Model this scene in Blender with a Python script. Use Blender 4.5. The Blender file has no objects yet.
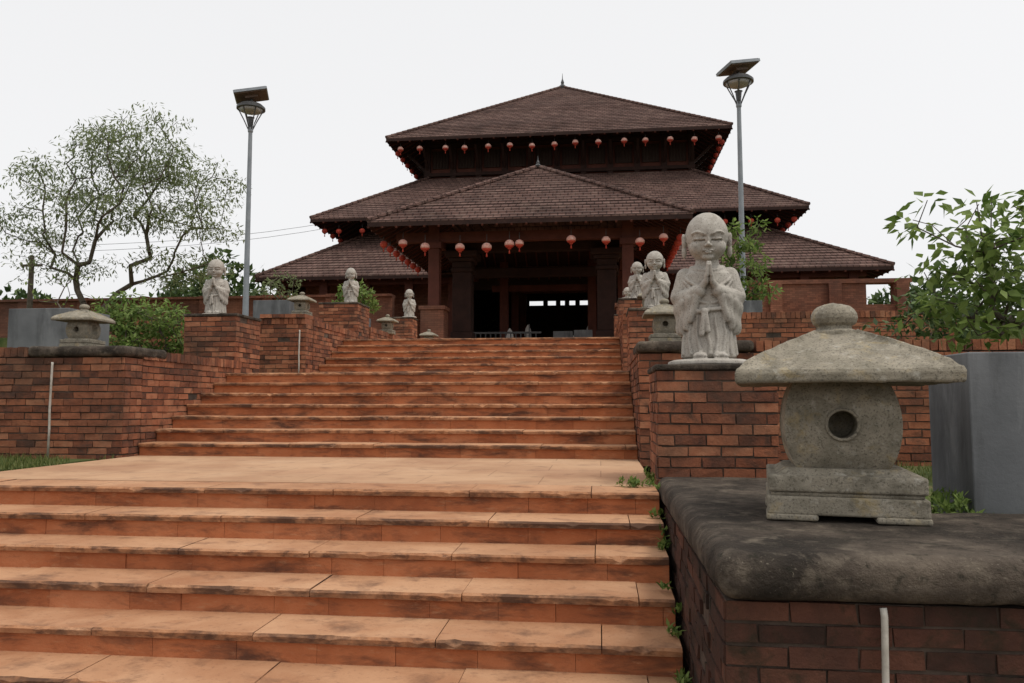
import bpy, bmesh, math, random
import numpy as np
from mathutils import Vector, Matrix, noise
random.seed(7)
S=bpy.context.scene
R=random.uniform
# ---------------------------------------------------------------- materials
def mk(name):
    m=bpy.data.materials.new(name); m.use_nodes=True
    nt=m.node_tree; nt.nodes.clear()
    out=nt.nodes.new('ShaderNodeOutputMaterial'); b=nt.nodes.new('ShaderNodeBsdfPrincipled')
    nt.links.new(b.outputs[0],out.inputs[0]); b.inputs['Specular IOR Level'].default_value=.25
    return m,nt,b,out
def ramp(nt,stops):
    r=nt.nodes.new('ShaderNodeValToRGB'); e=r.color_ramp.elements
    while len(e)<len(stops): e.new(.5)
    for k,(p,c) in enumerate(stops):
        e[k].position=p; e[k].color=(c[0],c[1],c[2],1) if not isinstance(c,(int,float)) else (c,c,c,1)
    return r
def mixc(nt,a,b,fac,mode='MIX'):
    n=nt.nodes.new('ShaderNodeMix'); n.data_type='RGBA'; n.blend_type=mode
    for s,v in ((n.inputs[0],fac),(n.inputs[6],a),(n.inputs[7],b)):
        if hasattr(v,'is_output'): nt.links.new(v,s)
        elif isinstance(v,(int,float)): s.default_value=v if s.type=='VALUE' else (v,v,v,1)
        else: s.default_value=(v[0],v[1],v[2],1)
    return n.outputs[2]
def noi(nt,co,scale,detail=4,rough=.6,dist=0):
    n=nt.nodes.new('ShaderNodeTexNoise'); n.inputs['Scale'].default_value=scale
    n.inputs['Detail'].default_value=detail; n.inputs['Roughness'].default_value=rough; n.inputs['Distortion'].default_value=dist
    nt.links.new(co,n.inputs['Vector']); return n.outputs['Fac']
def nmat(name,cols,scale=3,rough=.9,bump=.3,bscale=40,bdist=.01,island=0,stains=(),brick=None,brickbump=.5,crease_shade=0,spec=.2,stretch=None):
    m,nt,b,out=mk(name); tc=nt.nodes.new('ShaderNodeTexCoord'); co=tc.outputs['Object']
    if stretch:
        mp=nt.nodes.new('ShaderNodeMapping'); mp.inputs['Scale'].default_value=stretch; nt.links.new(co,mp.inputs[0]); cs=mp.outputs[0]
    else: cs=co
    r=ramp(nt,[(.3+.4*i/(max(1,len(cols)-1)),c) for i,c in enumerate(cols)])
    f=noi(nt,co,scale)
    if island:
        g=nt.nodes.new('ShaderNodeNewGeometry')
        ma=nt.nodes.new('ShaderNodeMix'); ma.data_type='FLOAT'; ma.inputs[0].default_value=island
        nt.links.new(f,ma.inputs[2]); 
        mr=nt.nodes.new('ShaderNodeMapRange'); mr.inputs[3].default_value=.25; mr.inputs[4].default_value=.75
        nt.links.new(g.outputs['Random Per Island'],mr.inputs[0]); nt.links.new(mr.outputs[0],ma.inputs[3]); f=ma.outputs[0]
    nt.links.new(f,r.inputs[0]); c=r.outputs[0]
    bh=noi(nt,co,bscale,5,.7) if bump else None
    if brick:
        bt=nt.nodes.new('ShaderNodeTexBrick'); nt.links.new(tc.outputs['UV'],bt.inputs['Vector'])
        bt.inputs['Scale'].default_value=1; bt.inputs['Brick Width'].default_value=brick[0]; bt.inputs['Row Height'].default_value=brick[1]
        bt.inputs['Mortar Size'].default_value=brick[2]; bt.inputs['Mortar Smooth'].default_value=.3
        bt.inputs['Color1'].default_value=(1,1,1,1); bt.inputs['Color2'].default_value=(brick[3],)*3+(1,); bt.inputs['Mortar'].default_value=(brick[4],)*3+(1,)
        c=mixc(nt,c,bt.outputs['Color'],1.0,'MULTIPLY')
        ad=nt.nodes.new('ShaderNodeMath'); ad.operation='MULTIPLY_ADD'; nt.links.new(bt.outputs['Fac'],ad.inputs[0]); ad.inputs[1].default_value=-brickbump; nt.links.new(bh,ad.inputs[2]); bh=ad.outputs[0]
    for (sc,col,lo,hi,amt) in stains:
        rr=ramp(nt,[(lo,0),(hi,amt)]); nt.links.new(noi(nt,cs,sc,5,.65,.3),rr.inputs[0])
        c=mixc(nt,c,col,rr.outputs[0])
    if crease_shade:
        g2=nt.nodes.new('ShaderNodeNewGeometry'); rp=ramp(nt,[(.40,crease_shade),(.495,0)]); nt.links.new(g2.outputs['Pointiness'],rp.inputs[0])
        c=mixc(nt,c,(.06,.05,.042),rp.outputs[0])  # shade in the creases, painted into the base colour by pointiness
    nt.links.new(c,b.inputs['Base Color']); b.inputs['Roughness'].default_value=rough; b.inputs['Specular IOR Level'].default_value=spec
    if bump:
        bp=nt.nodes.new('ShaderNodeBump'); bp.inputs['Strength'].default_value=bump; bp.inputs['Distance'].default_value=bdist
        nt.links.new(bh,bp.inputs['Height']); nt.links.new(bp.outputs[0],b.inputs['Normal'])
    return m
def leafmat(name,c1,c2,tr=.35):
    m,nt,b,out=mk(name); g=nt.nodes.new('ShaderNodeNewGeometry'); r=ramp(nt,[(0,c1),(1,c2)])
    nt.links.new(g.outputs['Random Per Island'],r.inputs[0]); nt.links.new(r.outputs[0],b.inputs['Base Color']); b.inputs['Roughness'].default_value=.6
    t=nt.nodes.new('ShaderNodeBsdfTranslucent'); nt.links.new(r.outputs[0],t.inputs[0]); mx=nt.nodes.new('ShaderNodeMixShader'); mx.inputs[0].default_value=tr
    nt.links.new(b.outputs[0],mx.inputs[1]); nt.links.new(t.outputs[0],mx.inputs[2]); nt.links.new(mx.outputs[0],out.inputs[0]); return m

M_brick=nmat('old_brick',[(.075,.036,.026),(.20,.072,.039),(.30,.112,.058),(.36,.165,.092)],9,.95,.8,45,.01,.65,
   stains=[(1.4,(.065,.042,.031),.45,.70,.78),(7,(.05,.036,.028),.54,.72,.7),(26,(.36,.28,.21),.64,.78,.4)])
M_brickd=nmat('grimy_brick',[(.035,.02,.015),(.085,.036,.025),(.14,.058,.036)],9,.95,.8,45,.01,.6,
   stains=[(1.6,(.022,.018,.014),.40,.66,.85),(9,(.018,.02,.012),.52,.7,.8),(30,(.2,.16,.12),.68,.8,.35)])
M_mortar=nmat('mortar',[(.06,.043,.034),(.13,.095,.072)],8,.95,.5,60,stains=[(2,(.035,.027,.022),.45,.65,.8)])
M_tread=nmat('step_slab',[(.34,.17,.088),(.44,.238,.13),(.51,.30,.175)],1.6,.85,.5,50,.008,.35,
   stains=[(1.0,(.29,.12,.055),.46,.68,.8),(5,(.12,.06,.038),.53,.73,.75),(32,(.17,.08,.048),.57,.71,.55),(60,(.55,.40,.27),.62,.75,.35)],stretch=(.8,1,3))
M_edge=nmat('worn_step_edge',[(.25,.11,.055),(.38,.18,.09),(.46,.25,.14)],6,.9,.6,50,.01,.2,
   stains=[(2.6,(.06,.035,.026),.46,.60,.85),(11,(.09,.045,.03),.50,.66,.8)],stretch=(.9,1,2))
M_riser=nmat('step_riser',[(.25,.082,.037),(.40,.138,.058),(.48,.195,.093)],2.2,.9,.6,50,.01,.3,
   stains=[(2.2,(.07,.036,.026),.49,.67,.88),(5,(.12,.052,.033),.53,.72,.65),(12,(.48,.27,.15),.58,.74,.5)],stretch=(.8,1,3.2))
M_paving=nmat('landing_paving',[(.38,.215,.128),(.46,.28,.165),(.51,.325,.2)],.8,.85,.4,60,.006,0,brick=(.95,.6,.006,.93,.65),brickbump=.3,
   stains=[(.7,(.28,.135,.072),.45,.68,.7),(4,(.17,.095,.06),.54,.75,.6),(40,(.2,.12,.08),.6,.75,.35)])
M_cap=nmat('weathered_concrete',[(.025,.02,.016),(.07,.055,.043),(.14,.112,.086)],2.5,.95,1.0,38,.02,0,
   stains=[(9,(.2,.165,.125),.52,.72,.7),(4,(.022,.018,.014),.46,.66,.85),(22,(.018,.018,.012),.56,.7,.75),(75,(.3,.26,.2),.62,.72,.5)])
M_stone=nmat('granite',[(.30,.27,.235),(.41,.38,.335),(.50,.47,.425)],5,.9,.5,160,.004,0,stains=[(110,(.12,.11,.1),.54,.66,.8),(5,(.19,.165,.135),.48,.72,.7),(14,(.12,.105,.085),.6,.75,.55)],crease_shade=.9)
M_lstone=nmat('lichen_granite',[(.16,.143,.107),(.29,.257,.20),(.40,.362,.288)],4,.95,.9,90,.006,0,
   stains=[(100,(.08,.072,.058),.52,.64,.75),(4,(.085,.075,.055),.47,.68,.85),(8,(.38,.28,.12),.56,.76,.65),(22,(.5,.48,.42),.58,.72,.5)])
M_planter=nmat('planter_cement',[(.10,.105,.11),(.145,.15,.155),(.19,.195,.2)],1.3,.9,.4,30,.006,0,stains=[(3,(.30,.31,.31),.54,.8,.6),(2.2,(.045,.045,.045),.48,.72,.75)],stretch=(1.6,1.6,.35))
M_roof=nmat('roof_tile',[(.09,.053,.044),(.14,.081,.067),(.185,.112,.093)],.6,.9,.6,8,.03,0,brick=(.28,.2,.025,.7,.35),brickbump=1,
   stains=[(.25,(.08,.052,.045),.5,.75,.5),(2,(.22,.15,.12),.52,.72,.5)])
M_wood=nmat('dark_wood',[(.02,.01,.008),(.036,.017,.013)],3,.8,.3,20)
M_redwood=nmat('red_timber',[(.06,.02,.014),(.10,.033,.022)],2,.75,.3,20)
M_fbrick=nmat('brick_facade',[(.14,.056,.036),(.21,.088,.054),(.27,.125,.078)],.7,.92,.4,15,.01,0,brick=(.235,.08,.008,.6,.5),
   stains=[(.5,(.08,.045,.035),.46,.7,.7)])
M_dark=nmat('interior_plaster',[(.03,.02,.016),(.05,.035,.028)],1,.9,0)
M_grass=nmat('grass_soil',[(.045,.07,.02),(.09,.11,.035),(.15,.12,.06)],2.5,.95,.8,30,.03)
M_ground=nmat('ground_dirt',[(.12,.09,.06),(.18,.14,.09),(.1,.11,.05)],.4,.95,.5,20,.02)
M_metal=nmat('galvanised_metal',[(.16,.18,.2),(.24,.26,.28)],4,.45,0,spec=.5)
M_dmetal=nmat('dark_metal',[(.03,.03,.032),(.06,.06,.06)],4,.4,0,spec=.5)
M_panel=nmat('solar_panel_glass',[(.012,.015,.03),(.02,.025,.045)],4,.2,0,spec=.6)
M_pback=nmat('panel_back',[(.09,.06,.045),(.15,.105,.08)],4,.6,0)
M_lampg=nmat('lamp_diffuser',[(.35,.35,.36),(.45,.45,.45)],4,.4,0)
M_pvc=nmat('old_pvc',[(.36,.33,.28),(.5,.47,.42)],14,.7,.3,stains=[(9,(.15,.12,.09),.5,.7,.6)])
M_bark=nmat('bark',[(.06,.048,.036),(.12,.1,.078)],6,.95,.6,20,.02)
M_leaf=leafmat('leaf_feathery',(.10,.13,.055),(.24,.28,.13),.45)
M_leaf2=leafmat('leaf_broad',(.06,.11,.02),(.24,.32,.09),.45)
M_leaf3=leafmat('leaf_dark',(.03,.055,.018),(.1,.15,.045),.25)
M_blade=leafmat('grass_blade',(.06,.1,.02),(.2,.21,.07),.3)
M_pink=nmat('lantern_paper',[(.52,.22,.17),(.6,.40,.34)],9,.7,0)
M_red=nmat('lantern_red',[(.33,.035,.025),(.43,.07,.04)],5,.7,0)
M_cloth=nmat('pale_cloth',[(.45,.43,.4),(.6,.58,.55)],5,.9,0)

# ---------------------------------------------------------------- mesh builder
class MB:
    def __init__(s): s.v=[];s.f=[];s.m=[]
    def add(s,vs,fs,mi=0):
        o=len(s.v); s.v+= [tuple(p) for p in vs]; s.f+=[tuple(i+o for i in f) for f in fs]; s.m+=[mi]*len(fs) if isinstance(mi,int) else mi
    def box(s,x0,x1,y0,y1,z0,z1,mi=0,j=0,skip=''):
        c=[(x0,y0,z0),(x1,y0,z0),(x1,y1,z0),(x0,y1,z0),(x0,y0,z1),(x1,y0,z1),(x1,y1,z1),(x0,y1,z1)]
        if j: c=[(a+R(-j,j),b+R(-j,j),d+R(-j,j)) for a,b,d in c]
        fs=[(0,3,2,1),(4,5,6,7),(0,1,5,4),(1,2,6,5),(2,3,7,6),(3,0,4,7)]
        s.add(c,fs,mi)
    def tube(s,pts,rad,seg=6,mi=0,caps=True):
        pts=[Vector(p) for p in pts]; n=len(pts); vs=[];fs=[]
        for i,p in enumerate(pts):
            d=(pts[min(i+1,n-1)]-pts[max(i-1,0)]); d=d.normalized() if d.length>1e-9 else Vector((0,0,1))
            ref=Vector((0,0,1)) if abs(d.z)<.9 else Vector((0,1,0))
            a=d.cross(ref).normalized(); b=d.cross(a)
            r=rad[i] if hasattr(rad,'__len__') else rad
            for k in range(seg):
                t=2*math.pi*(k+.5)/seg; vs.append(p+a*(r*math.cos(t))+b*(r*math.sin(t)))
        for i in range(n-1):
            for k in range(seg):
                k2=(k+1)%seg; fs.append((i*seg+k,i*seg+k2,(i+1)*seg+k2,(i+1)*seg+k))
        if caps: fs.append(tuple(range(seg))[::-1]); fs.append(tuple((n-1)*seg+k for k in range(seg)))
        s.add(vs,fs,mi)
    def lathe(s,prof,seg=24,c=(0,0),mi=0,sx=1,sy=1):
        vs=[];fs=[];n=len(prof)
        for r,z in prof:
            for k in range(seg):
                t=2*math.pi*k/seg; vs.append((c[0]+r*sx*math.cos(t),c[1]+r*sy*math.sin(t),z))
        for i in range(n-1):
            for k in range(seg):
                k2=(k+1)%seg; fs.append((i*seg+k,i*seg+k2,(i+1)*seg+k2,(i+1)*seg+k))
        fs.append(tuple(range(seg))[::-1]); fs.append(tuple((n-1)*seg+k for k in range(seg)))
        s.add(vs,fs,mi)
    def ell(s,c,r,seg=16,rings=10,mi=0,rot=None):
        vs=[];fs=[]
        for i in range(1,rings):
            ph=math.pi*i/rings
            for k in range(seg):
                t=2*math.pi*k/seg; vs.append(Vector((r[0]*math.sin(ph)*math.cos(t),r[1]*math.sin(ph)*math.sin(t),-r[2]*math.cos(ph))))
        vs.append(Vector((0,0,-r[2]))); vs.append(Vector((0,0,r[2]))); b=len(vs)-2
        for i in range(rings-2):
            for k in range(seg):
                k2=(k+1)%seg; fs.append((i*seg+k,i*seg+k2,(i+1)*seg+k2,(i+1)*seg+k))
        for k in range(seg):
            k2=(k+1)%seg; fs.append((b,k2,k)); fs.append((b+1,(rings-2)*seg+k,(rings-2)*seg+k2))
        if rot: vs=[rot@v for v in vs]
        s.add([v+Vector(c) for v in vs],fs,mi)
    def obj(s,name,mats,parent=None,smooth=False,bevel=0,bseg=2,loc=None,rz=0,sc=1):
        me=bpy.data.meshes.new(name); me.from_pydata(s.v,[],s.f)
        for m in mats: me.materials.append(m)
        me.polygons.foreach_set('material_index',s.m)
        if smooth: me.polygons.foreach_set('use_smooth',[True]*len(s.f))
        if len(s.f)<60000:
            uv=me.uv_layers.new(name='UVMap').data
            for p in me.polygons:
                n=p.normal
                for li in p.loop_indices:
                    v=me.vertices[me.loops[li].vertex_index].co
                    if abs(n.z)>.98: uv[li].uv=(v.x,v.y)
                    elif abs(n.x)>abs(n.y): uv[li].uv=(v.y,v.z)
                    else: uv[li].uv=(v.x,v.z)
        o=bpy.data.objects.new(name,me); S.collection.objects.link(o)
        if parent: o.parent=parent
        if loc: o.location=loc
        o.rotation_euler[2]=rz; o.scale=(sc,sc,sc)
        if bevel:
            b=o.modifiers.new('b','BEVEL'); b.width=bevel; b.segments=bseg; b.limit_method='ANGLE'
        return o
def empty(name,loc=(0,0,0),rz=0,sc=1):
    e=bpy.data.objects.new(name,None); S.collection.objects.link(e); e.location=loc; e.rotation_euler[2]=rz; e.scale=(sc,)*3; e.empty_display_size=.1; return e

def bricks(mb,x0,x1,y0,y1,z0,z1,sides='FLRB',cap=False):
    zt=z1-.11 if cap else z1
    i=.009; mb.box(x0+i,x1-i,y0+i,y1-i,z0,zt-(.002 if cap else .004),1)
    n=max(1,round((zt-z0)/.08)); h=(zt-z0)/n
    for s in sides:
        L=(x1-x0) if s in 'FB' else (y1-y0)
        for c in range(n):
            u=-.1175*(c%2)+R(-.015,.015)
            while u<L:
                w=.235+R(-.012,.012)
                a=max(u,0)+.005; b=min(u+w,L)-.005
                if b-a>.025 and R(0,1)>.008:
                    za=z0+c*h+.005+R(0,.003); zb=z0+(c+1)*h-.005-R(0,.003); pr=R(-.004,.006)
                    if s=='F': mb.box(x0+a,x0+b,y0-pr,y0+.03,za,zb,0,.004)
                    if s=='B': mb.box(x0+a,x0+b,y1-.03,y1+pr,za,zb,0,.004)
                    if s=='L': mb.box(x0-pr,x0+.03,y0+a,y0+b,za,zb,0,.004)
                    if s=='R': mb.box(x1-.03,x1+pr,y0+a,y0+b,za,zb,0,.004)
                u+=w
    if cap:
        if x1-x0>y1-y0:
            u=x0
            while u<x1-.04: mb.box(u+.004,min(u+.078,x1),y0-.012,y1+.012,zt,z1+R(-.006,.007),0,.004); u+=.082
        else:
            u=y0
            while u<y1-.04: mb.box(x0-.012,x1+.012,u+.004,min(u+.078,y1),zt,z1+R(-.006,.007),0,.004); u+=.082

XL,XR=-5.38,.40
# ---------------------------------------------------------------- ground
mb=MB(); mb.add([(-3000,-3000,-.95),(3000,-3000,-.95),(3000,3000,-.95),(-3000,3000,-.95)],[(0,1,2,3)]); mb.obj('ground',[M_ground])
mb=MB()
mb.box(XR+.3,40,3.3,8.6,-.9,-.02); mb.box(-40,XL-.3,3.3,8.6,-.9,-.02)
mb.box(XR+.3,40,8.6,14.2,-.9,1.06); mb.box(-40,XL-.3,8.6,14.2,-.9,1.06)
mb.box(-400,400,17.2,600,-.9,1.9); mb.box(XR+.3,40,14.2,17.2,-.9,1.9); mb.box(-40,XL-.3,14.2,17.2,-.9,1.9)
mb.obj('terrace_lawn',[M_grass])

# ---------------------------------------------------------------- stairs
st=empty('grand_staircase')
mt=MB(); mr=MB(); mp=MB()
def step(y,z,t,depth=None):
    x=XL+R(0,.3)-.3
    while x<XR:
        w=R(.85,1.0); a=max(x,XL)+.003; b=min(x+w,XR)-.003
        if b-a>.05:
            n=max(2,int((b-a)/.045)); dz=R(-.004,.004); dy=R(-.009,.009)
            vs=[];fs=[];ms=[]; sd=R(0,100)
            for i in range(n+1):
                X=a+(b-a)*i/n; nz=noise.noise(Vector((X*7,sd,0))); n2=noise.noise(Vector((X*14,sd,5)))
                jy=.006*nz; chip=max(0,n2-.25)*.07
                e=.014+chip*.8
                yb=y+t+.05
                for (yy,zz) in ((y+dy+jy+.006,z-.045),(y+dy+jy+chip*.3,z-e+dz),(y+dy+jy+e,z+dz-.002+jy*.2),(yb,z+dz),(yb,z-.045)): vs.append((X,yy,zz))
            for i in range(n):
                for k in range(5):
                    k2=(k+1)%5; fs.append((i*5+k,(i+1)*5+k,(i+1)*5+k2,i*5+k2)); ms.append(1 if k<2 else 0)
            fs.append((0,1,2,3,4)); fs.append(tuple(n*5+k for k in (4,3,2,1,0))); ms+=[1,1]
            mt.add(vs,fs,ms)
        x+=w
    x=XL-R(0,.2)
    while x<XR:
        w=R(.28,.6); a=max(x,XL)+.001; b=min(x+w,XR)-.001
        if b-a>.02: mr.box(a,b,y+.028+R(-.004,.004),y+.3,z-.16,z-.046)
        x+=w
t=.36
for k in range(0,7):
    step(5.5-t*k,-.15*k,t)
    mr.box(XL,XR,5.5-t*k+.25,8.8,-.95,-.15*k-.06)
for k in range(1,8):
    step(8.65+.35*(k-1),.15*k,.35)
    mr.box(XL,XR,8.65+.35*(k-1)+.25,14.3,-.9,.15*k-.06)
for k in range(1,7):
    step(14.15+.35*(k-1),1.05+.15*k,.35)
    mr.box(XL,XR,14.15+.35*(k-1)+.25,17.5,.9,1.05+.15*k-.06)
mp.box(XL,XR,5.5+t+.05,8.7,-.05,.0); mp.box(XL,XR,8.65+.35*6+.4,14.2,1.0,1.05); mp.box(XL-.6,XR+.6,14.15+.35*5+.4,25,1.8,1.95)
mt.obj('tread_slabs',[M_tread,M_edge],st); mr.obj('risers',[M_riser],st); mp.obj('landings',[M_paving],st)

# ---------------------------------------------------------------- walls, piers
def mirror(x): return XL+XR-x
def Lcap(name,pts,z0,z1,bev,parent):
    bm=bmesh.new(); vs=[bm.verts.new((x,y,z0)) for x,y in pts]; f=bm.faces.new(vs); 
    r=bmesh.ops.extrude_face_region(bm,geom=[f]); bmesh.ops.translate(bm,vec=(0,0,z1-z0),verts=[g for g in r['geom'] if isinstance(g,bmesh.types.BMVert)])
    bmesh.ops.recalc_face_normals(bm,faces=bm.faces)
    bmesh.ops.bevel(bm,geom=[e for e in bm.edges],offset=bev,segments=6,profile=.5,affect='EDGES')
    bmesh.ops.triangulate(bm,faces=[f for f in bm.faces if len(f.verts)>4])
    for _ in range(6):
        es=[e for e in bm.edges if e.calc_length()>.06]
        if not es or len(bm.verts)>40000: break
        bmesh.ops.subdivide_edges(bm,edges=es,cuts=1)
        bmesh.ops.triangulate(bm,faces=[f for f in bm.faces if len(f.verts)>4])
    bm.normal_update()
    for v in bm.verts:
        n=noise.fractal(v.co*5,1,2,5)*.005+max(0,noise.noise(v.co*13)-.3)*-.022; v.co+=v.normal*n
    me=bpy.data.meshes.new(name); bm.to_mesh(me); bm.free(); me.materials.append(M_cap)
    for p in me.polygons: p.use_smooth=True
    o=bpy.data.objects.new(name,me); S.collection.objects.link(o); o.parent=parent
for side in (1,-1):
    fx=(lambda x:x) if side==1 else mirror
    def bx(m,x0,x1,*a,**k):
        p,q=sorted((fx(x0),fx(x1))); bricks(m,p,q,*a,**k)
    e=empty('brick_retaining_wall'); m=MB()
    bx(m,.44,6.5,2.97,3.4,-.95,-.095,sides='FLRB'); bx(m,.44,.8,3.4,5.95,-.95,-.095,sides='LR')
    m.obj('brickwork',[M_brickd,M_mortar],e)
    pts=[(.41,2.9),(6.5,2.9),(6.5,4.15),(1.62,4.15),(1.62,5.9),(.41,5.9)]; pts=[(fx(x),y) for x,y in pts]
    if side==-1: pts=pts[::-1]
    Lcap('coping',pts,-.09,.08,.07,e)
    e=empty('brick_retaining_wall'); m=MB()
    bx(m,.41,9 if side==1 else 12,8.35,8.7,-.05,1.14,sides='FLRB')
    bx(m,.41,.76,8.7,11.25,-.05,1.24,sides='LR',cap=True)
    m.obj('brickwork',[M_brick,M_mortar],e)
    pts=[(.385,8.3),(1.6,8.3),(1.6,9.2),(.385,9.2)]; pts=[(fx(x),y) for x,y in pts]
    if side==-1: pts=pts[::-1]
    Lcap('coping',pts,1.145,1.27,.05,e)
    m=MB(); p,q=sorted((fx(1.62),fx(9 if side==1 else 12))); bricks(m,p,q,8.36,8.72,1.14,1.26,cap=True,sides=''); m.obj('rowlock_course',[M_brick,M_mortar],e)
    e=empty('brick_retaining_wall'); m=MB()
    bx(m,.41,6 if side==1 else 6,13.85,14.2,1.0,2.18,sides='FLRB',cap=True)
    bx(m,.41,.76,14.22,16.9,1.0,2.18,sides='LR',cap=True)
    bx(m,.43,1.3,13.8,14.8,2.18,2.26,sides='FLRB')
    m.obj('brickwork',[M_brick,M_mortar],e)
    e=empty('brick_retaining_wall'); m=MB()
    bx(m,.41,.8,17.9,25,1.9,2.4,sides='FLR',cap=True); m.obj('brickwork',[M_brick,M_mortar],e)
    for (y0,zb,zt,w,ox) in ((5.92,-.1,.86,.88,.42 if side==1 else .85),(11.25,1.0,1.93,.84,.42 if side==1 else .5),(16.92,1.9,2.83,.9,.42),(22,1.9,3.05,.7,.42)):
        e=empty('brick_pier'); m=MB(); bx(m,ox,ox+w,y0,y0+w,zb,zt,sides='FLRB'); m.obj('brickwork',[M_brick,M_mortar],e)
        m=MB(); p,q=sorted((fx(ox-.015),fx(ox+.015+w))); m.box(p,q,y0-.015,y0+w+.015,zt-.001,zt+.045); m.obj('cap_slab',[M_cap],e,bevel=.015,bseg=3)

# ---------------------------------------------------------------- drain pipes
def pipe(x,y,z0,z1,r=.018):
    m=MB(); m.tube([(x,y,z0),(x+.003,y,z0*.7+z1*.3),(x-.003,y,(z0+z1)/2),(x+.004,y,z1-.03),(x+.002,y+.004,z1)],r,10); m.obj('drain_pipe',[M_pvc],smooth=True)
pipe(.98,2.93,-.95,-.10,.012); pipe(-6.25,8.3,-.02,1.08,.013); pipe(-5.5,13.8,1.06,1.95,.013)

# ---------------------------------------------------------------- stone lantern
def build_lantern():
    def sq(h,c,n=8,rnd=.0):
        pts=[]
        for k in range(4):
            for i in range(n):
                s=-1+2*i/n
                p={0:(s,-1),1:(1,s),2:(-s,1),3:(-1,-s)}[k]
                l=math.hypot(*p); q=(p[0]*(1-rnd)+p[0]/l*rnd*1.05,p[1]*(1-rnd)+p[1]/l*rnd*1.05)
                pts.append((q[0]*h,q[1]*h,c))
        return pts
    def loft(rings,mi=0):
        m=MB(); vs=[];fs=[];N=len(rings[0])
        for r in rings: vs+=r
        for i in range(len(rings)-1):
            for k in range(N):
                k2=(k+1)%N; fs.append((i*N+k,i*N+k2,(i+1)*N+k2,(i+1)*N+k))
        fs.append(tuple(range(N))[::-1]); fs.append(tuple((len(rings)-1)*N+k for k in range(N)))
        m.add(vs,fs,mi); return m
    parts=[]
    b=MB()
    for sx in (-1,1):
        for sy in (-1,1): b.box(*sorted((sx*.12,sx*.345)),*sorted((sy*.12,sy*.345)),0,.03)
    b.box(-.34,.34,-.34,.34,.025,.11); b.box(-.322,.322,-.322,.322,.107,.13); b.box(-.335,.335,-.335,.335,.128,.205)
    parts.append(('base',b,.012,False))
    c=loft([sq(.30,.204,8,.1),sq(.265,.232,8,.25)]); parts.append(('plinth',c,0,False))
    rs=[]
    for i in range(15):
        tt=i/14; rs.append(sq(.212+.055*math.sin(math.pi*tt)**.75,.23+.41*tt,8,.2))
    parts.append(('light_box',loft(rs),0,True))
    rs=[]
    def rr(r,z,lift,rid=0):
        out=[]
        for x,y,_ in sq(1,0,24,.10):
            a=min(abs(x),abs(y))/max(abs(x),abs(y),1e-6)
            out.append((x*r*.5*(1+.02*a**4),y*r*.5*(1+.02*a**4),z+lift*a**4+rid*max(0,(a-.9)/.1)))
        return out
    rs.append(rr(.45,.632,0)); rs.append(rr(.86,.628,-.004)); rs.append(rr(.925,.625,-.002)); rs.append(rr(.94,.632,0)); rs.append(rr(.943,.668,.004)); rs.append(rr(.928,.684,.006)); rs.append(rr(.90,.69,.008))
    for i in range(1,14):
        tt=i/13; r=.90*(1-tt)+.19*tt; z=.69+.183*tt+.006*math.sin(math.pi*tt)
        rs.append(rr(r,z,.006*(1-tt),.018))
    parts.append(('roof',loft(rs),0,True))
    f=MB(); f.lathe([(.115,.862),(.11,.885),(.082,.90),(.08,.912),(.098,.925),(.108,.95),(.106,.972),(.094,.995),(.075,1.012),(.045,1.024),(.02,1.03),(.004,1.034)],28)
    parts.append(('finial',f,0,True))
    ring=MB()
    ring.tube([(.070*math.cos(a),-.268,.435+.070*math.sin(a)) for a in np.linspace(0,2*math.pi,29)],.008,8,caps=False)
    parts.append(('window_rim',ring,0,True))
    return parts
LP=[]
for nm,mbx,bev,smo in build_lantern():
    o=mbx.obj(nm,[M_lstone],smooth=smo,bevel=bev,bseg=3)
    if nm=='light_box':
        cu=MB(); cu.tube([(0,-.5,.435),(0,-.06,.435)],.064,24)
        cu.ell((-.3,0,.435),(.16,.12,.14)); cu.ell((.3,0,.435),(.16,.12,.14))
        co=cu.obj('cut',[M_dark]); bo=o.modifiers.new('b','BOOLEAN'); bo.operation='DIFFERENCE'; bo.object=co; bo.solver='EXACT'
        dg=bpy.context.evaluated_depsgraph_get(); me=bpy.data.meshes.new_from_object(o.evaluated_get(dg)); o.modifiers.clear(); o.data=me
        try: me.set_sharp_from_angle(angle=math.radians(40))
        except Exception: pass
        bpy.data.objects.remove(co)
    elif nm in('roof','finial'):
        s=o.modifiers.new('s','SUBSURF'); s.levels=2; s.render_levels=2; s.subdivision_type='SIMPLE'
        tx=bpy.data.textures.new('n','CLOUDS'); tx.noise_scale=.09; tx.noise_depth=4
        d=o.modifiers.new('d','DISPLACE'); d.texture=tx; d.strength=.012; d.mid_level=.5
    LP.append(o)
first=[True]
def lantern(x,y,z,sc,rz=0):
    e=empty('stone_lantern',(x,y,z),rz,sc)
    for o in LP:
        if first[0]: c=o
        else:
            c=o.copy(); S.collection.objects.link(c)
        c.parent=e
    first[0]=False
lantern(1.16,4.02,.083,1.0,math.radians(-11))
lantern(-6.27,8.85,1.265,.54,.05); lantern(.72,8.8,1.265,.5,0)
lantern(-5.66,14.3,2.26,.46,.03); lantern(.9,14.4,2.26,.44)
lantern(-5.45,19.6,2.38,.5); lantern(-5.4,24.3,2.38,.55); lantern(mirror(1.2),4.02,.083,1,.2)

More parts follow.
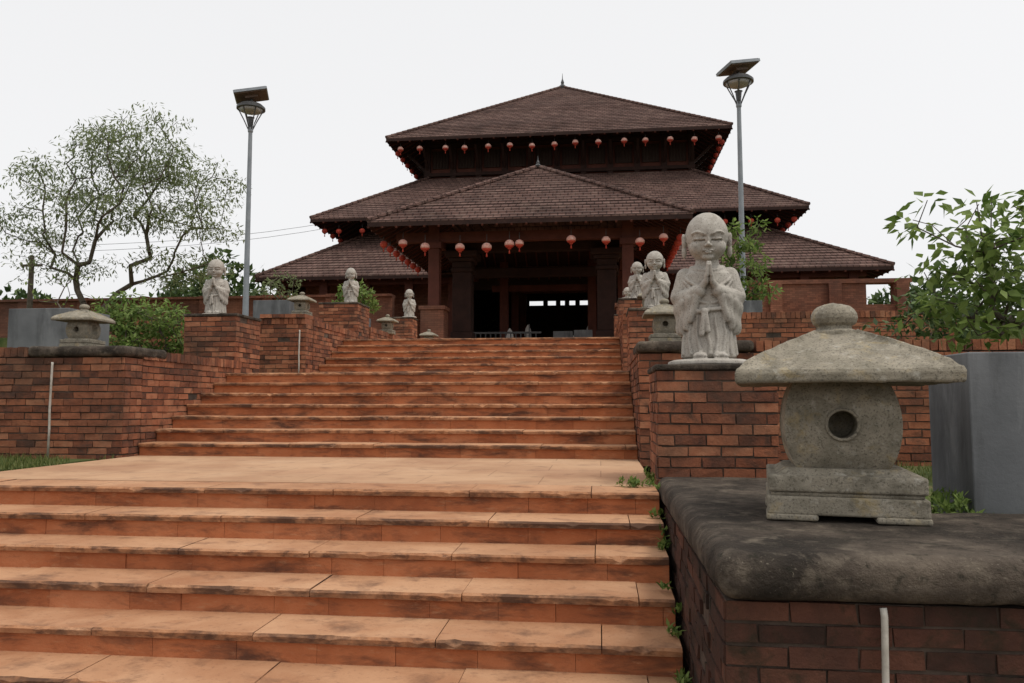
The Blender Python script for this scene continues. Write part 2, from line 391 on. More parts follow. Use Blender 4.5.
# ---------------------------------------------------------------- statue
def build_statue():
    m=MB()
    H=Matrix.Translation((0,-.01,.70))@Matrix.Rotation(math.radians(9),4,'X')@Matrix.Translation((0,.01,-.70))
    def he(c,r,rot=None):
        n0=len(m.v); m.ell(c,r,20,14,0,rot)
        for i in range(n0,len(m.v)): m.v[i]=tuple(H@Vector(m.v[i]))
    def cap(a,b,r1,r2,n=6,sy=1):
        a=Vector(a);b=Vector(b)
        m.tube([a.lerp(b,i/n) for i in range(n+1)],[r1+(r2-r1)*i/n for i in range(n+1)],16)
        m.ell(a,(r1,)*3,14,10); m.ell(b,(r2,)*3,14,10)
    he((0,-.01,.85),(.136,.145,.15)); he((0,-.03,.79),(.122,.116,.11))
    for s in (-1,1):
        he((s*.056,-.085,.775),(.058,.052,.055)); he((s*.143,.0,.815),(.016,.034,.05)); he((s*.144,-.004,.748),(.017,.02,.044)); 
        he((s*.148,-.0,.84),(.012,.03,.028))
        he((s*.054,-.116,.822),(.036,.026,.02))
        for q in range(7):
            tt=q/6; he((s*(.022+.072*tt),-.143+.03*tt**2-.0,.853+.018*math.sin(math.pi*tt*.85)),(.012,.012,.006))
        he((s*.014,-.152,.785),(.012,.012,.010))
        he((s*.02,-.142,.752),(.018,.012,.0065)); 
    he((0,-.146,.742),(.022,.012,.008)); he((0,-.108,.712),(.04,.03,.022))
    he((0,-.158,.793),(.013,.018,.014)); he((0,-.147,.82),(.010,.013,.035))
    m.tube([(0,.0,.56),(0,-.01,.74)],[.09,.068],18)
    m.lathe([(.15,.05),(.175,.06),(.172,.12),(.166,.2),(.162,.3),(.158,.4),(.162,.48),(.172,.54),(.16,.595),(.12,.64),(.07,.67)],36,(0,.01),0,1,.8)
    for s in (-1,1):
        cap((s*.14,.005,.588),(s*.184,-.015,.44),.058,.053)
        cap((s*.184,-.02,.44),(s*.06,-.125,.475),.054,.041)
        cap((s*.055,-.13,.485),(s*.022,-.158,.53),.025,.02)
        cap((s*.176,-.025,.42),(s*.176,-.01,.225),.046,.026)
        cap((s*.15,-.06,.42),(s*.163,-.04,.225),.042,.022)
        cap((s*.11,-.10,.43),(s*.142,-.075,.245),.038,.02)
        cap((s*.08,-.122,.445),(s*.115,-.102,.29),.032,.017)
        m.ell((s*.016,-.162,.55),(.015,.034,.042),14,10)
        for i,(ly) in enumerate((.088,.10,.097,.078)):
            y0=-.132-.02*i
            cap((s*.014,y0,.565),(s*.008,y0-.012,.565+ly*.9),.0115,.008,3)
        cap((s*.02,-.128,.54),(s*.008,-.125,.59),.012,.009,3)
        m.ell((s*.062,-.145,.062),(.045,.065,.026),14,10)
        for q in range(5): m.ell((s*(.03+.017*q),-.2+.004*q,.058),(.0095,.014,.012),8,6)
    for q in range(24):
        a=2*math.pi*q/24; m.ell((.092*math.cos(a),-.01+.09*math.sin(a),.645-.035*max(0,-math.sin(a))),(.022,.022,.014),10,8)
    def surf(a,zz,off=.004):
        prof=[(.06,.175),(.12,.172),(.2,.166),(.3,.162),(.4,.158),(.48,.162),(.54,.172),(.6,.155)]
        r=np.interp(zz,[p[0] for p in prof],[p[1] for p in prof])+off
        return (r*math.sin(a),.01-.8*r*math.cos(a),zz)
    for q,(zs,ze) in enumerate(((.585,.50),(.56,.455),(.53,.40))):
        for s in (-1,1):
            pts=[surf(s*(1.1-1.02*u),zs+(ze-zs)*math.sin(u*math.pi/2)) for u in np.linspace(0,1,10)]; m.tube(pts,[.004+.006*math.sin(math.pi*(.15+.8*u)) for u in np.linspace(0,1,10)],8)
    for q,(a0,a1) in enumerate(((-1.2,-1.1),(-.85,-.72),(-.5,-.36),(-.1,-.02),(.28,.22),(.6,.55),(.95,.9),(1.3,1.3))):
        pts=[surf(a0+(a1-a0)*u+.05*math.sin(u*6+q),.33-.26*u) for u in np.linspace(0,1,10)]; m.tube(pts,[.005+.007*u for u in np.linspace(0,1,10)],8)
    for q in range(26):
        tt=q/25; a=math.radians(-165+150*tt)
        m.ell((.164*math.cos(a),.01+.138*math.sin(a),.355+.02*math.cos(a)),(.02,.014,.014),10,8)
    m.ell((-.03,-.135,.345),(.026,.02,.024),12,8); cap((-.035,-.14,.33),(-.05,-.142,.2),.014,.018,3); cap((-.02,-.14,.33),(-.01,-.145,.22),.013,.016,3)
    m.lathe([(.24,0),(.262,.01),(.258,.03),(.225,.042),(.1,.045)],30,(0,-.01),0,1,.92)
    o=m.obj('tmp',[M_stone])
    r=o.modifiers.new('r','REMESH'); r.mode='VOXEL'; r.voxel_size=.005
    s=o.modifiers.new('s','SMOOTH'); s.iterations=2; s.factor=.5
    dg=bpy.context.evaluated_depsgraph_get(); me=bpy.data.meshes.new_from_object(o.evaluated_get(dg)); bpy.data.objects.remove(o)
    N=len(me.vertices); co=np.empty(N*3); me.vertices.foreach_get('co',co); co=co.reshape(-1,3)
    no=np.array([v.normal[:] for v in me.vertices])
    x,y,z=co[:,0],co[:,1],co[:,2]
    c,s_=math.cos(-math.radians(9)),math.sin(-math.radians(9))
    yy=(y+.01)*c-(z-.70)*s_-.01; zz=(y+.01)*s_+(z-.70)*c+.70
    d=np.zeros(N); front=(yy<-.06)&(zz>.68)
    ex=(np.abs(x)-.054); ez=zz-(.812+ 3.5*ex**2)
    d-=np.where(front&(np.abs(ex)<.034),.015*np.exp(-(ez/.0065)**2),0)
    mz=zz-(.7475+4*x**2); d-=np.where(front&(np.abs(x)<.034),.013*np.exp(-(mz/.0055)**2),0)
    d-=np.where(front,.010*np.exp(-((zz-.84)/.012)**2-((np.abs(x)-.03)/.02)**2),0)
    sl=(np.abs(x)>.1)&(z<.5)&(z>.18)&(y<.06)
    d+=np.where(sl,.004*np.sin(48*(z+.9*np.abs(x)))*np.clip((z-.18)/.05,0,1),0)
    co+=no*d[:,None]; me.vertices.foreach_set('co',co.ravel()); me.update()
    for p in me.polygons: p.use_smooth=True
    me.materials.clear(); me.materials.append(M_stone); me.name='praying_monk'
    return me
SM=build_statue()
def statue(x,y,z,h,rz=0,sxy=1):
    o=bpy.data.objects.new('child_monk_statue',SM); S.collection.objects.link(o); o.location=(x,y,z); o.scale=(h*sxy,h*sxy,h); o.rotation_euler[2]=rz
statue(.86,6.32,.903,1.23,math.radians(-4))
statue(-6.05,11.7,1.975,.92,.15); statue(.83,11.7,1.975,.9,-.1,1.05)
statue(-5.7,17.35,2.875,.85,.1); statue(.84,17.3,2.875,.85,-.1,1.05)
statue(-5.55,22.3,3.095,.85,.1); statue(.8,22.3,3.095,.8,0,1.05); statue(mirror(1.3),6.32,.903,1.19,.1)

# ---------------------------------------------------------------- planters
def planter(x,y,z,w,h,name='concrete_planter',dy=1):
    e=empty(name,(x,y,z)); m=MB(); o=w/2; i=w/2-.06
    vs=[(-o,-o,0),(o,-o,0),(o,o,0),(-o,o,0),(-o,-o,h),(o,-o,h),(o,o,h),(-o,o,h),(-i,-i,h),(i,-i,h),(i,i,h),(-i,i,h),(-i,-i,.1),(i,-i,.1),(i,i,.1),(-i,i,.1)]
    fs=[(0,3,2,1)]
    for k in range(4):
        q=(k+1)%4; fs+=[(k,q,4+q,4+k),(4+k,4+q,8+q,8+k),(8+k,8+q,12+q,12+k)]
    fs.append((12,13,14,15)); m.add(vs,fs); m.v=[(a,b*dy,c) for a,b,c in m.v]
    m.obj('walls',[M_planter],e,bevel=.008)
    m=MB(); m.box(-i+.002,i-.002,(-i+.002)*dy,(i-.002)*dy,.12,h-.06); m.obj('soil',[M_ground],e)
planter(2.49,4.52,-.02,1.2,.90,dy=.42); planter(-7.65,10.3,1.06,.9,.85); planter(-6.8,15.9,1.9,.8,.85); planter(2.75,15.9,1.9,.8,.7); planter(-6.1,19,2.0,.6,.75)

# ---------------------------------------------------------------- solar lamps
def lamp(x,y,z,h,rz):
    e=empty('solar_street_lamp',(x,y,z),rz); m=MB()
    m.lathe([(.16,0),(.16,.03),(.075,.05),(.07,.5),(.055,h*.5),(.045,h-.75),(.06,h-.72),(.06,h-.62),(.03,h-.6)],16)
    m.obj('pole',[M_metal],e,smooth=False)
    m=MB()
    for k in range(6):
        a=k*math.pi/3+.3; m.tube([(.045*math.cos(a),.045*math.sin(a),h-.68),(.15*math.cos(a),.15*math.sin(a),h-.45),(.29*math.cos(a),.29*math.sin(a),h-.18)],.013,6)
    m.lathe([(.05,h-.6),(.07,h-.4),(.09,h-.38)],12); m.tube([(0,0,h-.2),(0,0,h+.1)],.03,8)
    m.lathe([(.30,h-.2),(.325,h-.19),(.325,h-.14),(.26,h-.08),(.1,h-.05)],24)
    m.obj('bracket_and_housing',[M_dmetal],e)
    m=MB(); m.lathe([(.05,h-.27),(.2,h-.25),(.28,h-.203)],20); m.obj('diffuser',[M_lampg],e,smooth=True)
    rot=(math.radians(-6),math.radians(-13),.35)
    m=MB(); m.box(-.36,.36,-.27,.27,.03,.045); p=m.obj('solar_panel',[M_panel],e); p.location=(0,0,h+.16); p.rotation_euler=rot
    m=MB(); m.box(-.38,.38,-.29,.29,-.03,.029); p=m.obj('panel_frame',[M_metal],e); p.location=(0,0,h+.16); p.rotation_euler=rot
    m=MB(); m.box(-.35,.35,-.26,.26,-.05,-.032); m.box(-.15,.15,-.12,.12,-.11,-.05); p=m.obj('panel_back',[M_pback],e); p.location=(0,0,h+.16); p.rotation_euler=rot
lamp(-8.07,17,1.9,5.75,0); lamp(3.06,17,1.9,5.87,.1)

# ---------------------------------------------------------------- temple
T=empty('temple_hall'); CX=-2.47
def lerp(a,b,t): return a+(b-a)*t
def roof(name,outer,z0,inner,z1,n,soff,zs,sides=(0,1,2,3),lip=.055,raft=.7,rr=.06,bodyinset=None):
    m=MB()
    def rect(t): return [lerp(outer[k],inner[k],t) for k in range(4)]
    def cs(r,z): return [(r[0],r[2],z),(r[1],r[2],z),(r[1],r[3],z),(r[0],r[3],z)]
    for i in range(n):
        a=rect(i/n); b=rect((i+1)/n); za=lerp(z0,z1,i/n)+R(-.012,.012); zb=lerp(z0,z1,(i+1)/n)
        A0=cs(a,za-.02);A=cs(a,za+lip);B=cs(b,zb)
        for k in sides:
            k2=(k+1)%4; m.add([A0[k],A0[k2],A[k2],A[k]],[(0,1,2,3)]); m.add([A[k],A[k2],B[k2],B[k]],[(0,1,2,3)])
    m.obj(name+'_tiles',[M_roof],T)
    m=MB(); O=cs(outer,z0+.08); I=cs(inner,z1+.08)
    for k in range(4):
        if k in sides or (k-1)%4 in sides: 
            a,b=Vector(O[k]),Vector(I[k]); q=int((b-a).length/.4)
            for i in range(q): m.tube([a.lerp(b,i/q),a.lerp(b,(i+1.15)/q)],[.10,.075],7)
    m.obj(name+'_hip_ridges',[M_roof],T)
    m=MB(); O=cs(outer,z0-.022); O2=cs(outer,z0-.17); s=cs(soff,zs); 
    for k in sides:
        k2=(k+1)%4; m.add([O2[k],O2[k2],O[k2],O[k]],[(0,1,2,3)],0); m.add([O2[k2],O2[k],s[k],s[k2]],[(0,1,2,3)],1)
        a=Vector(O2[k]);b=Vector(O2[k2]);c=Vector(s[k]);d=Vector(s[k2]); L=(b-a).length; q=max(2,int(L/raft))
        for i in range(q+1):
            p=a.lerp(b,i/q); 
            if k in (0,2): X=min(max(p.x,soff[0]),soff[1]); w=Vector((X,soff[2] if k==0 else soff[3],zs))
            else: Y=min(max(p.y,soff[2]),soff[3]); w=Vector((soff[1] if k==1 else soff[0],Y,zs))
            if (w-p).length<(c-a).length*1.02: m.tube([p+Vector((0,0,-.03)),w+Vector((0,0,-.03))],rr,4,2)
    m.obj(name+'_eaves',[M_wood,M_wood,M_redwood],T)
roof('upper_roof',(CX-10,CX+10,44,64,),16.2,(CX-.05,CX+.05,53.9,54.1),22.9,34,(CX-8,CX+8,46.5,61.5),17.3)
roof('middle_roof',(CX-13,CX+13,40,68),10.5,(CX-7.9,CX+7.9,46.4,61.6),14.4,22,(CX-10,CX+10,43.5,64.5),12.0)
roof('lower_roof',(-17.1,13.4,37,71),6.85,(CX-9.9,CX+9.9,43.4,64.6),10.6,20,(-14.5,10.5,40,68),8.0,sides=(0,1,3))
roof('porch_roof',(CX-5.62,CX+5.62,26.3,38.5),6.95,(CX-.05,CX+.05,31.5,33.5),10.25,20,(CX-3.6,CX+3.6,28.2,36.5),7.9,raft=.5,rr=.05)
m=MB(); m.lathe([(.25,22.8),(.3,23.0),(.1,23.2),(.12,23.35),(.03,23.6),(.01,24.0)],10,(CX,54)); m.lathe([(.12,10.3),(.15,10.38),(.05,10.45),(.06,10.52),(.02,10.62),(.005,10.8)],10,(CX,31.5)); m.obj('roof_finials',[M_dmetal],T)
m=MB(); m.box(CX-8,CX+8,46.5,61.5,14.0,17.4)
m.obj('upper_storey_wall',[M_redwood],T)
m=MB(); m.box(CX-10,CX+10,43.5,43.8,10.3,12.2); m.box(CX-10,CX-9.7,43.8,64,10.3,12.2); m.box(CX+9.7,CX+10,43.8,64,10.3,12.2); m.box(CX-10,CX+10,43.9,51.9,10.35,10.5); m.obj('middle_storey_wall',[M_wood],T)
m=MB()
for x in np.linspace(CX-8,CX+8,11): m.box(x-.17,x+.17,46.3,46.5,14.0,17.2,0)
m.box(CX-8.2,CX+8.2,46.25,46.48,16.3,16.55); m.box(CX-8.2,CX+8.2,46.25,46.48,14.5,14.7)
for a in np.linspace(CX-8,CX+8,11)[:-1]:
    m.box(a+.3,a+1.3,46.42,46.46,15.0,16.1,1)
    for q in range(6): m.box(a+.33+q*.18,a+.37+q*.18,46.36,46.42,15.0,16.1,0)
for s in (-1,1):
    for y in np.linspace(46.5,61.5,8):
        m.tube([(CX+s*8.05,y,14.8),(CX+s*9.3,y,16.0)],.1,4)
for x in np.linspace(CX-8,CX+8,11): m.tube([(x,46.4,14.9),(x,45,16.05)],.1,4)
m.obj('upper_storey_frames',[M_wood,M_dark],T)
m=MB(); m.box(-15.5,-6.7,39.6,40,2,7.9); m.box(1.8,11.5,39.6,40,2,7.9)
m.obj('hall_front_wall',[M_fbrick],T)
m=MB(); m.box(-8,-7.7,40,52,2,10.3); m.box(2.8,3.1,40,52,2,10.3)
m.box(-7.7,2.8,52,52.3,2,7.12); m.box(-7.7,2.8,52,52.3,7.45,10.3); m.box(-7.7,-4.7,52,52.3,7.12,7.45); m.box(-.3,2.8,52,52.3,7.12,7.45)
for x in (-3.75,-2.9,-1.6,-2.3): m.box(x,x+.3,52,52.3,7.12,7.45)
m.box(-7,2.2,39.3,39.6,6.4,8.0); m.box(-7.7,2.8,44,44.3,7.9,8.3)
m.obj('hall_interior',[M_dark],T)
m=MB()
for x in (-4.6,-.35):
    for y in (37.5,42.5,47): m.box(x-.2,x+.2,y-.2,y+.2,2.1,8.2)
m.box(-5.2,.3,37.4,37.6,6.0,6.3); m.box(-5.2,.3,42.4,42.6,6.6,6.9); m.obj('hall_columns',[M_redwood],T)
m=MB()
for (x,y,z,w,h) in ((-4.1,35.5,2.12,.5,1.9),(-3.4,37,2.12,.3,2.2),(-1.3,36,2.12,.9,1.7),(-.5,38,2.12,.35,2.3)):
    m.box(x-w/2,x+w/2,y-.15,y+.15,z,z+h*.72,0); m.lathe([(.14,z+h*.72),(.17,z+h*.8),(.12,z+h*.92),(.03,z+h)],10,(x,y),1)
m.obj('altar_tables_with_vases',[M_wood,M_cloth],T)
m=MB(); m.box(-17,12.6,25.2,66,1.7,2.12); m.obj('hall_floor',[M_paving],T)
m=MB()
for x in list(np.arange(-16,-7,2.2))+list(np.arange(3,12.5,2.2)): m.box(x-.2,x+.2,37.6,38,2.1,7.2)
m.box(-16.3,-7,37.65,37.95,6.5,6.85); m.box(3,12.4,37.65,37.95,6.5,6.85); m.obj('wing_columns',[M_redwood],T)
m=MB(); p=MB()
for s in (-1,1):
    x=CX+s*3.49; m.box(x-.2,x+.2,27.5,27.9,2.1,7.2); m.box(x-.28,x+.28,27.42,27.98,6.2,6.42)
    p.box(x-.42,x+.42,27.28,28.12,2.1,3.95); p.box(x-.48,x+.48,27.22,28.18,3.95,4.08)
    m.box(x-.2,x+.2,34.5,34.9,2.1,8)
m.box(CX-4.9,CX+4.9,27.56,27.84,6.45,6.8); m.box(CX-3.62,CX-3.36,27.9,37,6.45,6.8); m.box(CX+3.36,CX+3.62,27.9,37,6.45,6.8)
m.obj('porch_columns_and_beams',[M_redwood],T); p.obj('porch_pedestals',[M_fbrick],T)
m=MB()
for s in (-1,1):
    x=CX+s*2.75; 
    for (w,z0,z1) in ((.55,2.1,2.9),(.42,2.9,3.3),(.36,3.3,5.6),(.42,5.6,5.75),(.38,5.75,6.0),(.48,6.0,6.15),(.6,6.15,6.4)): m.box(x-w,x+w,29.5-w,29.5+w,z0+.001,z1)
m.box(CX-3.9,CX+3.9,29.3,29.7,6.4,6.75); m.box(CX-3.3,CX+3.3,33,33.3,6.0,6.4)
m.obj('porch_stone_pillars',[M_wood],T,bevel=.03)
m=MB()
for x in np.arange(-5.4,-2.6,.22): m.box(x,x+.05,33.5,33.55,2.12,3.6)
m.box(-5.5,-2.5,33.48,33.57,3.6,3.68); m.box(-3.05,-3,33.45,33.6,2.1,4); m.obj('hall_railing',[M_dmetal],T)
m=MB(); m.box(-1.9,-1.1,32,32.6,2.12,3.55); m.box(-1.05,-.3,32.1,32.7,2.12,3.6); m.box(-1.8,-1.2,31.98,32.0,2.9,3.4); m.obj('donation_cabinets',[M_planter],T)

def plant(m,x,y,z,r,red=False):
    a=[(r*.35,z-r*.85),(r*.75,z-r*.6),(r*.97,z-r*.3)]; b=[(r*.97,z-r*.3),(r,z),(r*.95,z+r*.35)]; c=[(r*.95,z+r*.35),(r*.65,z+r*.7),(r*.3,z+r*.86)]
    m.lathe(a,12,(x,y),1); m.lathe(b,12,(x,y),1 if red else 0); m.lathe(c,12,(x,y),1 if red else 0)
    m.lathe([(r*.36,z-r*1.0),(r*.38,z-r*.82)],10,(x,y),1); m.tube([(x,y,z-r*1.9),(x,y,z-r)],[r*.2,r*.08],6,1); m.tube([(x,y,z+r*.8),(x,y,z+r*2.6)],.012,4,2)
m=MB()
for (x,z) in ((-6.9,6.15),(-6.1,6.05),(-4.85,5.95),(-3.9,5.9),(-3.1,6.0),(-2.75,6.05),(-.95,6.15),(.25,6.1),(1.4,6.05),(2.2,6.15)): plant(m,x,26.7,z+R(-.07,.07)+.1,R(.15,.18))
for s in (-1,1):
    for y in np.arange(27.3,33,.9): plant(m,CX+s*5.3,y,6.35,.14,True)
m.obj('paper_lantern_string',[M_pink,M_red,M_dmetal],smooth=True)
m=MB()
for x in np.linspace(CX-9.2,CX+9.2,15): plant(m,x+R(-.15,.15),44.3,15.6+R(-.06,.06),.18)
for s in (-1,1):
    for y in np.arange(45.2,52,1.2): plant(m,CX+s*9.6,y,15.65,.16,True)
m.obj('paper_lantern_string',[M_pink,M_red,M_dmetal],smooth=True)
m=MB()
for s in (-1,1):
    for y in np.arange(40.6,48,1.3): plant(m,CX+s*12.4,y,9.95,.16,True)
    for x in np.arange(6.3,12.3,1.3): plant(m,CX+s*x,40.3,9.85,.15,True)
m.obj('paper_lantern_string',[M_pink,M_red,M_dmetal],smooth=True)

m=MB(); m.box(-46,-9.2,33.8,34.2,1.9,5.35); 
for x in np.arange(-45,-9,3): m.box(x-.25,x+.25,33.7,34.3,1.9,5.5)
m.box(-46,-9.2,33.65,34.35,5.35,5.46); m.obj('brick_compound_wall',[M_fbrick])
m=MB(); m.box(5,12.8,33.8,34.2,1.9,4.7); m.box(5,10.6,33.8,34.2,4.7,5.6); m.box(12.2,12.8,33.8,34.2,4.7,5.6); m.box(10.6,11.1,33.82,34.18,4.7,5.6); m.box(4.9,12.9,33.72,34.28,5.6,5.78)
for x in (5,7.4,9.8,12.5): m.box(x-.25,x+.25,33.6,33.8,1.9,5.6)
m.obj('brick_compound_wall',[M_fbrick])

# ---------------------------------------------------------------- vegetation
def leafquad(vs,fs,p,d,u,l,w,fold=0):
    o=len(vs); s=d.cross(u); 
    if s.length<1e-6: return
    s.normalize()
    vs+= [p, p+d*(l*.45)+s*w*.5+u*fold, p+d*l, p+d*(l*.45)-s*w*.5+u*fold]; fs.append((o,o+1,o+2,o+3))
def rv():
    while True:
        v=Vector((R(-1,1),R(-1,1),R(-1,1)))
        if .05<v.length<1: return v
def tree(name,base,trunk,clumps,ntar,lmat,leaf_n,ls,lw,spread,r0,seg=.5,droop=0,shell=.55,fold=0,bend=.1,flat=.45):
    e=empty(name); nodes=[(Vector(base),-1)]; plen=[0]
    for p in trunk: nodes.append((Vector(p),len(nodes)-1)); plen.append(plen[-1]+(nodes[-1][0]-nodes[-2][0]).length)
    tg=[]
    wts=[c[1][0]*c[1][1]*c[1][2] for c in clumps]; wt=sum(wts)
    for (c,r),w in zip(clumps,wts):
        for _ in range(max(3,int(ntar*w/wt))):
            v=rv(); 
            if v.length<shell: v=v.normalized()*R(shell,1)
            tg.append(Vector(c)+Vector((v.x*r[0],v.y*r[1],v.z*r[2])))
    top=nodes[-1][0]; tg.sort(key=lambda t:(t-top).length); ends=[]
    for t_ in tg:
        best=min(range(len(nodes)),key=lambda i:(nodes[i][0]-t_).length*1.0+.25*plen[i]+(5 if i==0 else 0)+ (.6*max(0,nodes[i][0].z-t_.z)))
        a=nodes[best][0]; L=(t_-a).length; n=max(1,int(L/seg)); cur=best
        off=Vector((0,0,1))*L*.12
        for i in range(1,n+1):
            q=i/n; p=a.lerp(t_,q)+off*math.sin(math.pi*q)+(rv()*bend*seg if i<n else Vector())
            nodes.append((p,cur)); plen.append(plen[cur]+(p-nodes[cur][0]).length); cur=len(nodes)-1
        ends.append(cur)
    cnt=[0]*len(nodes)
    for i in ends:
        j=i
        while j!=-1: cnt[j]+=1; j=nodes[j][1]
    m=MB()
    for i,(p,pa) in enumerate(nodes):
        if pa<0: continue
        ra=r0*max(cnt[pa],1)**.5; rb=r0*max(cnt[i],1)**.5
        m.tube([nodes[pa][0],p],[min(ra,rb*1.35),rb],5 if rb<.05 else 8,caps=False)
    m.obj('trunk_and_branches',[M_bark],e,smooth=True)
    vs=[];fs=[]
    for i in ends:
        p,pa=nodes[i]; d0=(p-nodes[pa][0]).normalized()
        for _ in range(int(leaf_n*R(.6,1.3))):
            o=rv(); o=Vector((o.x*spread,o.y*spread,o.z*spread*flat)); o.z-=droop*(o.x**2+o.y**2)**.5
            d=(rv()*.9+o.normalized()*.5+Vector((0,0,-.15))).normalized(); u=(Vector((0,0,1))+rv()*.8).normalized()
            s_=R(.7,1.25); leafquad(vs,fs,p+o,d,u,ls*s_,lw*s_,fold)
    m=MB(); m.v=[tuple(v) for v in vs]; m.f=fs; m.m=[0]*len(fs); m.obj('foliage',[lmat],e)
def cloud(name,clumps,n,lmat,ls,lw):
    vs=[];fs=[]; wts=[c[1][0]*c[1][1]+c[1][0]*c[1][2] for c in clumps]; wt=sum(wts)
    for (c,r),w in zip(clumps,wts):
        for _ in range(int(n*w/wt)):
            v=rv(); v=v.normalized()*(v.length**.4); 
            k=1+.35*noise.noise(Vector((v.x*2.2+c[0],v.y*2.2,v.z*2.2+c[2])))
            p=Vector((c[0]+v.x*r[0]*k,c[1]+v.y*r[1]*k,c[2]+v.z*r[2]*k)); d=(rv()+v*.5).normalized(); u=(Vector((0,0,1))+rv()).normalized()
            s_=R(.7,1.3); leafquad(vs,fs,p,d,u,ls*s_,lw*s_)
    m=MB(); m.v=[tuple(v) for v in vs]; m.f=fs; m.m=[0]*len(fs); return m.obj(name,[lmat])
tree('feathery_tree',(-20.7,30,1.9),[(-20.7,30,3.3)],
  [((-19.3,30,11.3),(2.7,2.4,1.35)),((-17.2,30,9.9),(2.1,2,1.1)),((-22.4,30,10.0),(1.9,2,1.0)),((-16.2,29.6,8.1),(2.0,1.8,.9)),((-23.5,30,8.1),(2.0,1.8,.9)),((-19.6,29,8.7),(2.6,2,1.0)),((-17.3,30,6.3),(2.3,1.6,.7)),((-22.2,29.5,6.4),(1.9,1.5,.6)),((-18.4,30,12.4),(1.3,1.2,.5))],
  300,M_leaf,58,.21,.062,.85,.0088,.6,.35,flat=.4,bend=.18,shell=.4)
tree('leafy_shrub',(3.7,6.9,0),[(3.65,6.85,.5),(3.6,6.8,.9)],[((3.3,6.6,1.95),(.55,.6,.5)),((2.85,6.5,1.5),(.4,.5,.4)),((3.9,6.6,2.1),(.6,.6,.5)),((2.62,6.5,2.15),(.25,.3,.2)),((3.4,6.5,1.2),(.6,.5,.35)),((3.1,6.5,1.65),(.5,.5,.4))],
  110,M_leaf2,14,.115,.062,.16,.0036,.18,.2,.3,.008,.25)
tree('leafy_shrub',(4.6,9.5,1.06),[(4.6,9.5,1.4)],[((4.4,9.5,1.75),(.9,.7,.5)),((3.7,9.3,1.5),(.5,.5,.35)),((5.3,9.5,2.0),(.7,.7,.5))],90,M_leaf3,26,.11,.05,.2,.004,.2,.1,.3)
tree('leafy_shrub',(2.75,15.9,2.5),[(2.75,15.9,2.7)],[((2.85,15.9,3.3),(.5,.45,.65)),((2.9,15.9,4.0),(.35,.3,.35)),((3.2,15.8,2.9),(.3,.3,.3))],60,M_leaf2,20,.14,.06,.18,.004,.2)
tree('leafy_shrub',(-6.8,15.9,2.6),[(-6.8,15.9,2.8)],[((-6.8,15.9,3.1),(.5,.4,.3))],20,M_leaf,16,.1,.04,.15,.004,.2)
tree('leafy_shrub',(-6.1,19,2.6),[(-6.1,19,2.75)],[((-6.1,19,3.15),(.5,.45,.45))],45,M_leaf2,26,.12,.06,.16,.004,.2)
tree('leafy_shrub',(-7.2,12.2,1.06),[(-7.2,12.2,1.4)],[((-7.3,12.2,1.75),(.7,.6,.55)),((-7.9,12.4,2.1),(.6,.5,.4)),((-6.9,12.3,1.5),(.35,.4,.3)),((-8.1,12,1.6),(.5,.5,.4))],140,M_leaf2,32,.1,.045,.2,.004,.2,.1,.2)
tree('bare_shrub',(-7.65,10.3,1.8),[(-7.65,10.3,1.95)],[((-7.65,10.3,2.3),(.5,.4,.35))],16,M_leaf2,3,.07,.03,.08,.003,.15)
dc=[]
for i in range(16): dc.append(((R(-40,-9),R(44,56),R(4,6.6)),(R(2.5,4),2.5,R(1.5,2.8))))
for i in range(16): dc.append(((R(15,50),R(42,62),R(3,5.5)),(R(2.5,4),2.5,R(1.5,2.4))))
cloud('distant_trees',dc,42000,M_leaf3,.5,.28)
def blades(name,areas,n,h):
    vs=[];fs=[]
    for (x0,x1,y0,y1,z) in areas:
        for _ in range(n):
            x,y=R(x0,x1),R(y0,y1)
            if noise.noise(Vector((x*1.5,y*1.5,0)))<-.2: continue
            a=R(0,6.28); hh=h*R(.4,1.3); w=.006; lx,ly=R(-.5,.5)*hh,R(-.5,.5)*hh; o=len(vs)
            vs+=[(x-w*math.cos(a),y-w*math.sin(a),z),(x+w*math.cos(a),y+w*math.sin(a),z),(x+lx,y+ly,z+hh)]; fs.append((o,o+1,o+2))
    m=MB(); m.v=vs;m.f=fs;m.m=[0]*len(fs); m.obj(name,[M_blade])
blades('grass',[(-9.5,XL-.02,6.6,8.3,-.02),(1.66,6,4.2,8.3,-.02),(.82,1.7,6.85,8.3,-.02),(1.3,1.75,5.6,6.9,-.02)],5000,.07)
vs=[];fs=[]
spots=[]
for k in range(0,7):
    for _ in range(1+(k%3)): spots.append((R(.35,.41),5.5-.36*k+R(.1,.34),-.15*k))
    if k%2: spots.append((.4,5.5-.36*k-.02,-.15*k-.08))
spots+= [(R(.1,.38),5.86+R(-.05,.1),0) for _ in range(8)]+[(R(.36,.42),R(5.9,6.8),0) for _ in range(5)]+[(R(1.62,1.9),R(4.18,4.4),R(0,.12)) for _ in range(30)]+[(R(1.66,2.9),4.2,0) for _ in range(14)]+[(R(1.3,1.5),R(5.9,6.0),.08) for _ in range(4)]
for (x,y,z) in spots:
    for _ in range(14):
        d=(rv()+Vector((0,0,.7))).normalized(); leafquad(vs,fs,Vector((x,y,z))+rv()*.03+Vector((0,0,.02)),d,(Vector((0,0,1))+rv()*.5).normalized(),R(.025,.06),R(.012,.026),.004)
m=MB(); m.v=[tuple(v) for v in vs]; m.f=fs; m.m=[0]*len(fs); m.obj('weeds',[M_leaf2])

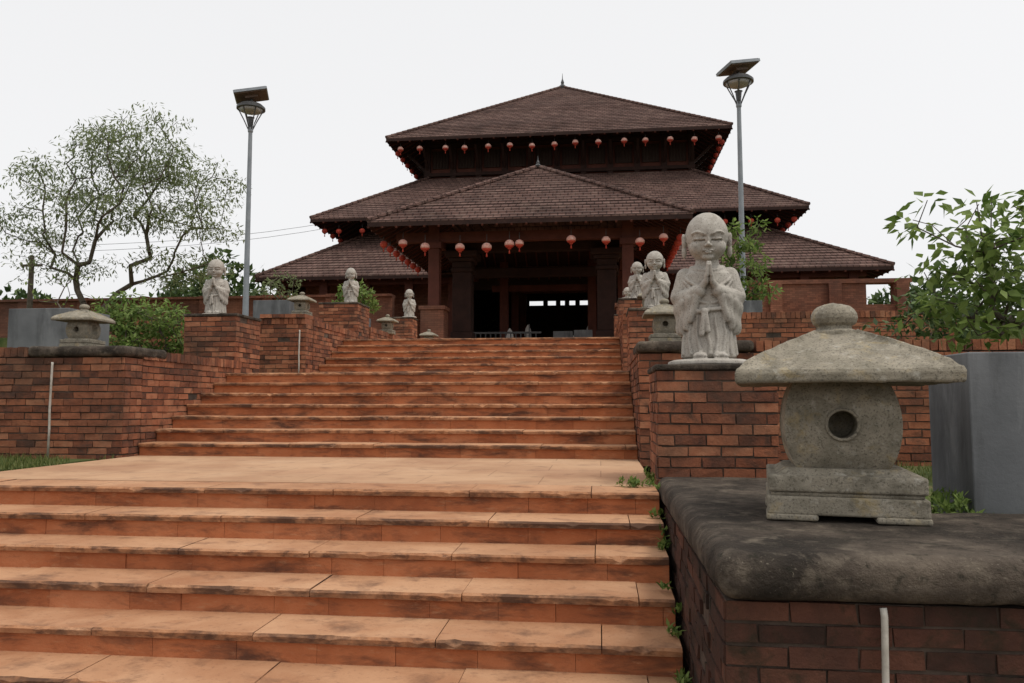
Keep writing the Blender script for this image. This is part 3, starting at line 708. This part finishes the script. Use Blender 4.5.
e=empty('utility_pole',(-25.3,32,1.9)); m=MB(); m.lathe([(.14,0),(.1,5.3)],10); m.box(-.5,.5,-.05,.05,4.8,4.9); m.obj('pole',[M_bark],e)
m=MB()
for dz in (0,.35):
    a,b=Vector((-32,40,9+dz)),Vector((-9,52,14.6+dz)); m.tube([a.lerp(b,i/12)+Vector((0,0,-.9*math.sin(math.pi*i/12))) for i in range(13)],.014,4)
m.obj('power_line',[M_dmetal])

# ---------------------------------------------------------------- light, sky, camera
EL,AZ=math.radians(66),math.radians(118)
w=bpy.data.worlds.new('World'); S.world=w; w.use_nodes=True; nt=w.node_tree; nt.nodes.clear()
out=nt.nodes.new('ShaderNodeOutputWorld'); bg=nt.nodes.new('ShaderNodeBackground'); bg2=nt.nodes.new('ShaderNodeBackground'); ads=nt.nodes.new('ShaderNodeAddShader')
sky=nt.nodes.new('ShaderNodeTexSky'); sky.sky_type='NISHITA'; sky.sun_disc=False; sky.sun_elevation=EL; sky.sun_rotation=AZ; sky.dust_density=5; sky.air_density=1
hs=nt.nodes.new('ShaderNodeHueSaturation'); hs.inputs['Saturation'].default_value=.12
nt.links.new(sky.outputs[0],hs.inputs['Color']); nt.links.new(hs.outputs[0],bg.inputs[0]); bg.inputs[1].default_value=.05
bg2.inputs[0].default_value=(.95,.948,.955,1); bg2.inputs[1].default_value=.78
nt.links.new(bg.outputs[0],ads.inputs[0]); nt.links.new(bg2.outputs[0],ads.inputs[1]); nt.links.new(ads.outputs[0],out.inputs[0])
L=bpy.data.lights.new('sun','SUN'); L.energy=1.5; L.angle=math.radians(12); L.color=(1,.94,.85)
lo=bpy.data.objects.new('sun',L); S.collection.objects.link(lo)
d=Vector((math.sin(AZ)*math.cos(EL),math.cos(AZ)*math.cos(EL),math.sin(EL))); lo.rotation_euler=d.to_track_quat('Z','Y').to_euler()
cam=bpy.data.cameras.new('camera'); co=bpy.data.objects.new('camera',cam); S.collection.objects.link(co); S.camera=co
cam.lens=780/1024*36; cam.sensor_width=36; cam.clip_end=6000; cam.clip_start=.05
co.location=(0,0,.62); co.rotation_euler=(math.radians(90+4.47),0,math.radians(6.43))
S.view_settings.view_transform='Standard'; S.view_settings.look='None'; S.view_settings.exposure=0
